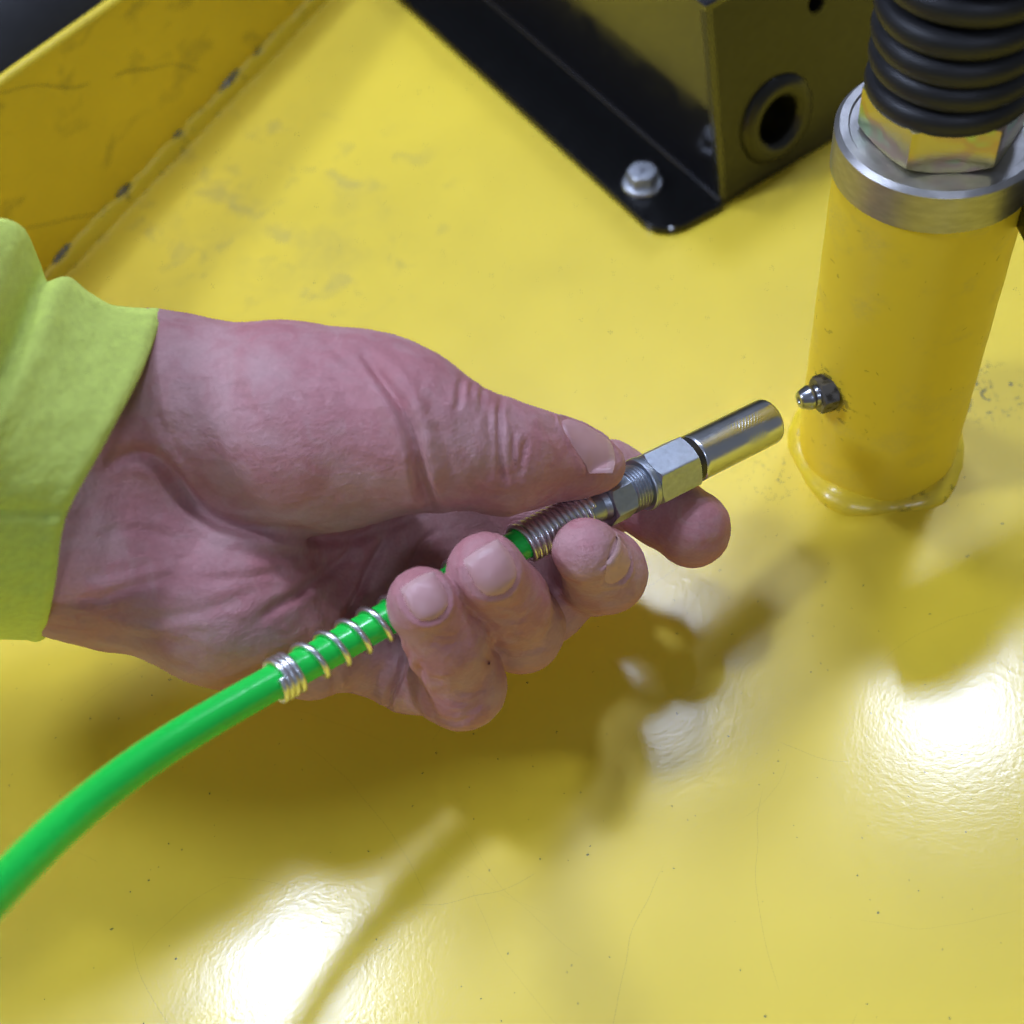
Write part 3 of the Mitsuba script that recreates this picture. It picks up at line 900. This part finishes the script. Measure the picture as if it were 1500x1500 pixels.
# creases and wrinkles of the skin: (line, width px, depth mm, nearest and farthest mm)
CREASES = [
    ([(166, 676), (210, 668), (238, 684), (266, 720), (306, 756), (350, 772), (430, 782), (510, 790), (570, 770), (630, 748)], 9, 1.7, 0, 400),
    ([(166, 676), (210, 668), (238, 684), (266, 720), (306, 756)], 16, 0.7, 0, 400),
    ([(535, 520), (562, 556), (598, 612), (614, 680), (630, 742)], 9, 2.1, 0, 360),
    ([(526, 790), (500, 822), (470, 846), (418, 882), (380, 905)], 7, 1.0, 0, 420),
    ([(572, 778), (545, 828), (520, 880), (500, 915)], 6, 1.2, 0, 420),
    ([(640, 780), (615, 800), (600, 830), (590, 850)], 5, 0.8, 0, 420),
    ([(110, 876), (170, 868), (218, 852), (260, 846)], 8, 0.45, 0, 400),
    ([(120, 842), (180, 836), (230, 822)], 8, 0.3, 0, 400),
    ([(200, 905), (280, 900), (340, 880), (390, 850)], 11, 0.4, 0, 400),
    ([(220, 600), (250, 640), (262, 680)], 9, 0.35, 0, 400),
    ([(735, 585), (731, 632), (733, 669), (738, 712)], 4.5, 0.75, 0, 360),
    ([(752, 636), (754, 669), (757, 692)], 3.5, 0.5, 0, 360),
    ([(771, 642), (767, 669), (760, 700)], 4, 0.4, 0, 360),
    ([(712, 590), (716, 630), (722, 660)], 5, 0.3, 0, 360),
    ([(676, 552), (672, 575), (668, 600)], 5, 0.55, 0, 365),
    ([(708, 566), (705, 585), (703, 605)], 4.5, 0.5, 0, 365),
    ([(690, 560), (689, 580)], 4, 0.35, 0, 365),
    ([(738, 600), (775, 622), (820, 640)], 8, 0.35, 0, 360),
    ([(560, 530), (585, 560), (600, 590)], 7, 0.3, 0, 360),
    ([(480, 505), (520, 535), (548, 575)], 7, 0.35, 0, 360),
    ([(440, 520), (490, 550), (520, 590)], 9, 0.25, 0, 360),
    ([(597, 955), (583, 1000), (562, 1046)], 5, 1.3, 0, 400),
    ([(612, 975), (618, 1010), (640, 1052)], 5, 0.8, 0, 400),
    ([(612, 978), (632, 995), (650, 1000)], 4.5, 0.5, 0, 400),
    ([(486, 985), (490, 1010), (465, 1040)], 6, 0.8, 0, 400),
    ([(560, 975), (548, 1010), (530, 1040)], 6, 0.5, 0, 400),
    ([(640, 1050), (665, 1055), (690, 1046)], 5, 0.5, 0, 400),
    ([(660, 1040), (690, 1038), (708, 1026)], 5, 0.35, 0, 400),
    ([(742, 930), (760, 942), (775, 945)], 6, 0.25, 0, 400),
    ([(715, 893), (735, 900), (760, 895)], 6, 0.22, 0, 400),
    ([(628, 938), (650, 945), (672, 940)], 6, 0.3, 0, 400),
    ([(632, 928), (652, 933), (670, 930)], 4, 0.25, 0, 400),
    ([(722, 884), (742, 889), (760, 884)], 4, 0.25, 0, 400),
    ([(726, 903), (748, 908), (770, 902)], 4, 0.25, 0, 400),
    ([(755, 950), (776, 954), (795, 946)], 4, 0.25, 0, 400),
    ([(668, 1012), (690, 1016), (712, 1006)], 5, 0.3, 0, 400),
    ([(664, 1024), (688, 1028), (708, 1018)], 5, 0.3, 0, 400),
    ([(872, 872), (892, 868), (910, 855)], 4, 0.25, 0, 400),
    ([(300, 520), (340, 560), (370, 610)], 10, 0.3, 0, 400),
    ([(350, 500), (400, 540), (440, 590)], 9, 0.25, 0, 400),
    ([(150, 780), (200, 775), (255, 790)], 7, 0.4, 0, 400),
    ([(140, 930), (210, 935), (280, 945)], 9, 0.35, 0, 400),
    ([(330, 800), (380, 815), (440, 815)], 8, 0.4, 0, 400),
    ([(300, 850), (360, 845), (430, 835)], 8, 0.4, 0, 400),
    ([(640, 620), (655, 660), (662, 700)], 6, 0.25, 0, 360),
    ([(690, 700), (720, 722), (760, 726)], 6, 0.35, 0, 360),
    ([(790, 720), (830, 712), (860, 700)], 6, 0.25, 0, 360),
]
vs = np.array(hm.vertices)
hn = np.array(hm.vertex_normals)
if np.mean((hn * (vs - vs.mean(0))).sum(1)) < 0:
    hm.invert()
    hn = np.array(hm.vertex_normals)
ppx, ppy = 750 + vs[:, 0] * F_PX / vs[:, 2], 750 + vs[:, 1] * F_PX / vs[:, 2]
ray = vs / np.linalg.norm(vs, axis=1, keepdims=True)
facing = np.clip(-(hn * ray).sum(1) * 3 + 0.25, 0, 1)
disp = np.zeros(len(vs))
wobx = 5 * (meshkit.noise(vs * 0.16, 1) - 0.5)
woby = 5 * (meshkit.noise(vs * 0.16, 2) - 0.5)
for pts, wdt, dep, d0, d1 in CREASES:
    d, al = polyline_dist(ppx + wobx, ppy + woby, pts)
    m = (vs[:, 2] > d0) & (vs[:, 2] < d1 - NEARER)
    fade = np.clip(np.minimum(al, 1 - al) * 6 + 0.25, 0, 1)
    disp -= np.where(m, dep * fade * (np.exp(-(d / wdt) ** 2) - 0.30 * np.exp(-((d - 2.1 * wdt) / (1.2 * wdt)) ** 2)), 0) * facing
# muscles, veins and loose skin: broad soft unevenness
disp += 1.5 * (meshkit.fbm(vs * 0.055, 3, 4) - 0.5) + 0.55 * (meshkit.fbm(vs * 0.17, 3, 9) - 0.5)
st = np.array([0.07, 0.30, 0.12])
disp += 0.30 * (meshkit.fbm(vs * st * 1.6, 3, 13) - 0.5) + 0.20 * (meshkit.fbm(vs * 0.45, 3, 17) - 0.5)


# nails: outline grids dropped onto the finger along the nail's own normal
def sdf1(p):
    return hand_sdf(np.asarray(p, np.float32)).astype(float)


NAILS, NAIL_UV = [], []


def nail(name_lbl, c, tip_dir, nrm, wd, ln):
    """c: camera-frame centre near the surface; tip_dir: towards the fingertip; nrm: outwards."""
    t = np.asarray(tip_dir, float)
    nv = np.asarray(nrm, float)
    nv /= np.linalg.norm(nv)
    t = t - (t @ nv) * nv
    t /= np.linalg.norm(t)
    sd = np.cross(nv, t)
    n = 26
    u, w_ = np.meshgrid(np.linspace(-1, 1, n), np.linspace(-1, 1, n), indexing='ij')
    # square to a shape that is round at the root and flatter at the free edge
    uu = u * np.sqrt(1 - 0.40 * w_**2 * (w_ < 0) - 0.12 * w_**2 * (w_ >= 0))
    ww = w_ * np.sqrt(1 - 0.50 * u**2 * (w_ < 0) - 0.28 * u**2 * (w_ >= 0))
    base = c + uu[..., None] * sd * wd / 2 + ww[..., None] * t * ln / 2 + nv * 9
    p = base.reshape(-1, 3)
    dist = np.zeros(len(p))
    for _ in range(40):
        dist += sdf1(p - dist[:, None] * nv) * 0.8
    p = p - np.minimum(dist, 14)[:, None] * nv
    r = np.maximum(np.abs(u), np.abs(w_)).reshape(-1)
    lift = 0.30 * (1 - r**6) - 0.55 * r**10
    lift = lift + 0.5 * np.clip((w_.reshape(-1) - 0.3) / 0.7, 0, 1) ** 2 * (1 - np.abs(u.reshape(-1)) ** 4)
    # a nail is a stiffer curve than the flesh: flatten along its length a little
    p = p + nv * lift[:, None]
    i, j = np.meshgrid(np.arange(n - 1), np.arange(n - 1), indexing='ij')
    q = np.stack([i * n + j, (i + 1) * n + j, (i + 1) * n + j + 1, i * n + j + 1], -1).reshape(-1, 4)
    NAILS.append((p, q, name_lbl, c, sd, t, wd, ln, nv))
    NAIL_UV.append(np.c_[u.reshape(-1), w_.reshape(-1)] / 2 + 0.5)


nail('thumbnail seen edge on', H(862, 647, 355), (62, 7, 5), (0.03, -0.84, -0.54), 11.0, 13.5)
nail(None, H(892, 822, 354), (-0.55, -0.70, -0.45), (0.80, 0.10, -0.62), 10.5, 11.0)
nail(None, H(727, 838, 333), (-0.45, -0.85, -0.20), (0.32, 0.12, -0.95), 11.0, 11.5)
nail(None, H(627, 878, 328), (-0.42, -0.85, -0.15), (0.20, 0.02, -0.98), 9.5, 10.0)
from scipy.spatial import cKDTree
_tree, _d0 = cKDTree(vs), disp.copy()
for p, q, lb, c, sd, t, wd, ln, nv in NAILS:
    _, near_v = _tree.query(p, k=12)
    p += nv * (_d0[near_v].mean(1) + 0.12)[:, None]        # the nail follows the skin's unevenness
    r = vs - p.mean(0)
    a, b, h = (r @ sd) / (wd / 2), (r @ t) / (ln / 2), r @ nv
    rad = np.sqrt(a * a + b * b * np.where(b > 0, 0.80, 1.0))
    near = (np.abs(h) < 6) & (hn @ nv > 0)
    fold = np.exp(-((rad - 1.02) / 0.10) ** 2) * -0.35 + np.exp(-((rad - 1.22) / 0.16) ** 2) * 0.42 * (b < 0.75)
    disp += np.where(near, fold, 0)
hm.vertices = vs + hn * disp[:, None]
hand = obj('hand', trimesh.Trimesh(cam_to_world(np.array(hm.vertices)), hm.faces, process=False), 'mat_skin', person, smooth=True)
for (p, q, lb, *_), nuv in zip(NAILS, NAIL_UV):
    obj('nail', (cam_to_world(p), q), 'mat_nail', hand, smooth=True, uv=nuv, label=lb)
print('hand', len(hm.vertices), len(hm.faces))

# ------------------------------------------------------------------ the sleeve
RINGPTS = [(236, 456, 350), (206, 535, 327), (168, 612, 317), (130, 684, 313), (95, 752, 314), (80, 830, 321), (63, 925, 346), (72, 918, 374), (115, 810, 388), (165, 690, 392), (212, 560, 384), (238, 482, 368)]
rp = np.array([H(*q) for q in RINGPTS])
t = np.r_[0, np.cumsum(np.linalg.norm(np.diff(np.vstack([rp, rp[:1]]), axis=0), axis=1))]
rs = CubicSpline(t, np.vstack([rp, rp[:1]]), bc_type='periodic')
NA = 240
ringp = rs(np.linspace(0, t[-1], NA, endpoint=False))
cen0 = ringp.mean(0)
armdir = H(-60, 690, 339) - H(150, 700, 352)
armdir /= np.linalg.norm(armdir)
outw = ringp - cen0
outw -= (outw @ armdir)[:, None] * armdir
outw /= np.linalg.norm(outw, axis=1, keepdims=True)
topw = np.clip((-outw[:, 1] + 0.2) / 1.2, 0, 1)           # 1 on the upper side of the arm
frontw = np.clip(-outw[:, 2], 0, 1)
sl = np.r_[-2.0, -1.2, -0.5, 0, 0.4, np.linspace(1.2, 125, 110)]
grow = PchipInterpolator([0, 12, 20, 26, 31, 34, 38, 43, 48, 58, 90, 130], [0, 0.3, 2.2, 5.2, 3.6, 9.5, 16, 18, 15, 21, 24, 27])
SEAM = int(np.argmin(np.linalg.norm(ringp - H(95, 752, 314), axis=1)))
rowsv = []
for s in sl:
    thick = 0.0
    if s < 0.4:
        thick = -2.2 * (1 - max(0, (s + 2.0)) / 2.4) ** 1.5 if s > -2 else -3.2
    g_ = grow(max(s * 1.18, 0))
    base = ringp + armdir * max(s, 0) - armdir * (0.8 * math.sin(min(1, (2 + min(s, 0)) / 2) * math.pi) if s < 0 else 0)
    add = thick + g_ * (0.06 + 0.36 * frontw + 0.85 * topw ** 1.3)
    q = base
    fold = np.zeros(NA)
    if s > 0:
        k = min(1, s / 25)
        n1 = meshkit.fbm(np.c_[q[:, 0] * 0.045, q[:, 1] * 0.022, q[:, 2] * 0.03], 3, 21) - 0.5
        n2 = meshkit.noise(np.c_[(q @ armdir) * 0.11 + 0.02 * q[:, 1], q[:, 1] * 0.03, q[:, 2] * 0.03], 5) - 0.5
        fold = k * (5.0 * n1 + 3.5 * n2) * (0.45 + 0.55 * topw)
    aa_ = np.arange(NA)
    seam = np.exp(-(((aa_ - SEAM + NA // 2) % NA - NA // 2) / 1.3) ** 2) * (0.9 if s > 1.0 else 0.35)
    fold = fold - seam + (0.55 * math.exp(-((s - 1.6) / 1.2) ** 2) if s > 0 else 0)
    edge = 0.35 * (meshkit.noise(q * 0.5, 3) - 0.5)
    rowsv.append(q + outw * (add + fold + edge)[:, None])
rowsv = np.array(rowsv)
# inside of the cuff goes back up the arm
inner = [ringp + armdir * s - outw * 3.0 for s in (3.0, 10.0, 20.0)]
allr = np.concatenate([np.array(inner)[::-1], rowsv])
nrw = len(allr)
i, j = np.meshgrid(np.arange(nrw - 1), np.arange(NA), indexing='ij')
q = np.stack([i * NA + j, i * NA + (j + 1) % NA, (i + 1) * NA + (j + 1) % NA, (i + 1) * NA + j], -1).reshape(-1, 4)
sm = trimesh.Trimesh(cam_to_world(allr.reshape(-1, 3)), np.vstack([q[:, [0, 1, 2]], q[:, [0, 2, 3]]]), process=False)
obj('sleeve', sm, 'mat_sleeve', person, smooth=True, label='lime green fleece sleeve with bunched cuff')

# ------------------------------------------------------------------ ceiling lamps
def lamp(q, size, power, words):
    lp = thing('ceiling_lamp', f'square white ceiling lamp above the tray, {words}', 'lamp')
    m = trimesh.creation.box((size + 40, size + 40, 60))
    m.apply_translation(q + [0, 0, 32])
    obj('housing', m, 'mat_housing', lp, smooth=False)
    h = size / 2
    vq = np.array([q + [-h, -h, 0], q + [h, -h, 0], q + [h, h, 0], q + [-h, h, 0]])
    obj('diffuser', (vq, np.array([[0, 2, 1], [0, 3, 2]])), 'mat_housing', lp, smooth=False, emitter={'type': 'area', 'radiance': rgb(*(LAMP_TINT * power).tolist())})


for (px, py), size, power, words in LAMPS:
    p0, dirv = mirror_dir(px, py)
    lamp(p0 + dirv * (2600 / dirv[2]), size, power, words)
for q, size, power, words in FAR_LAMPS:
    lamp(np.array(q, float), size, power, words)
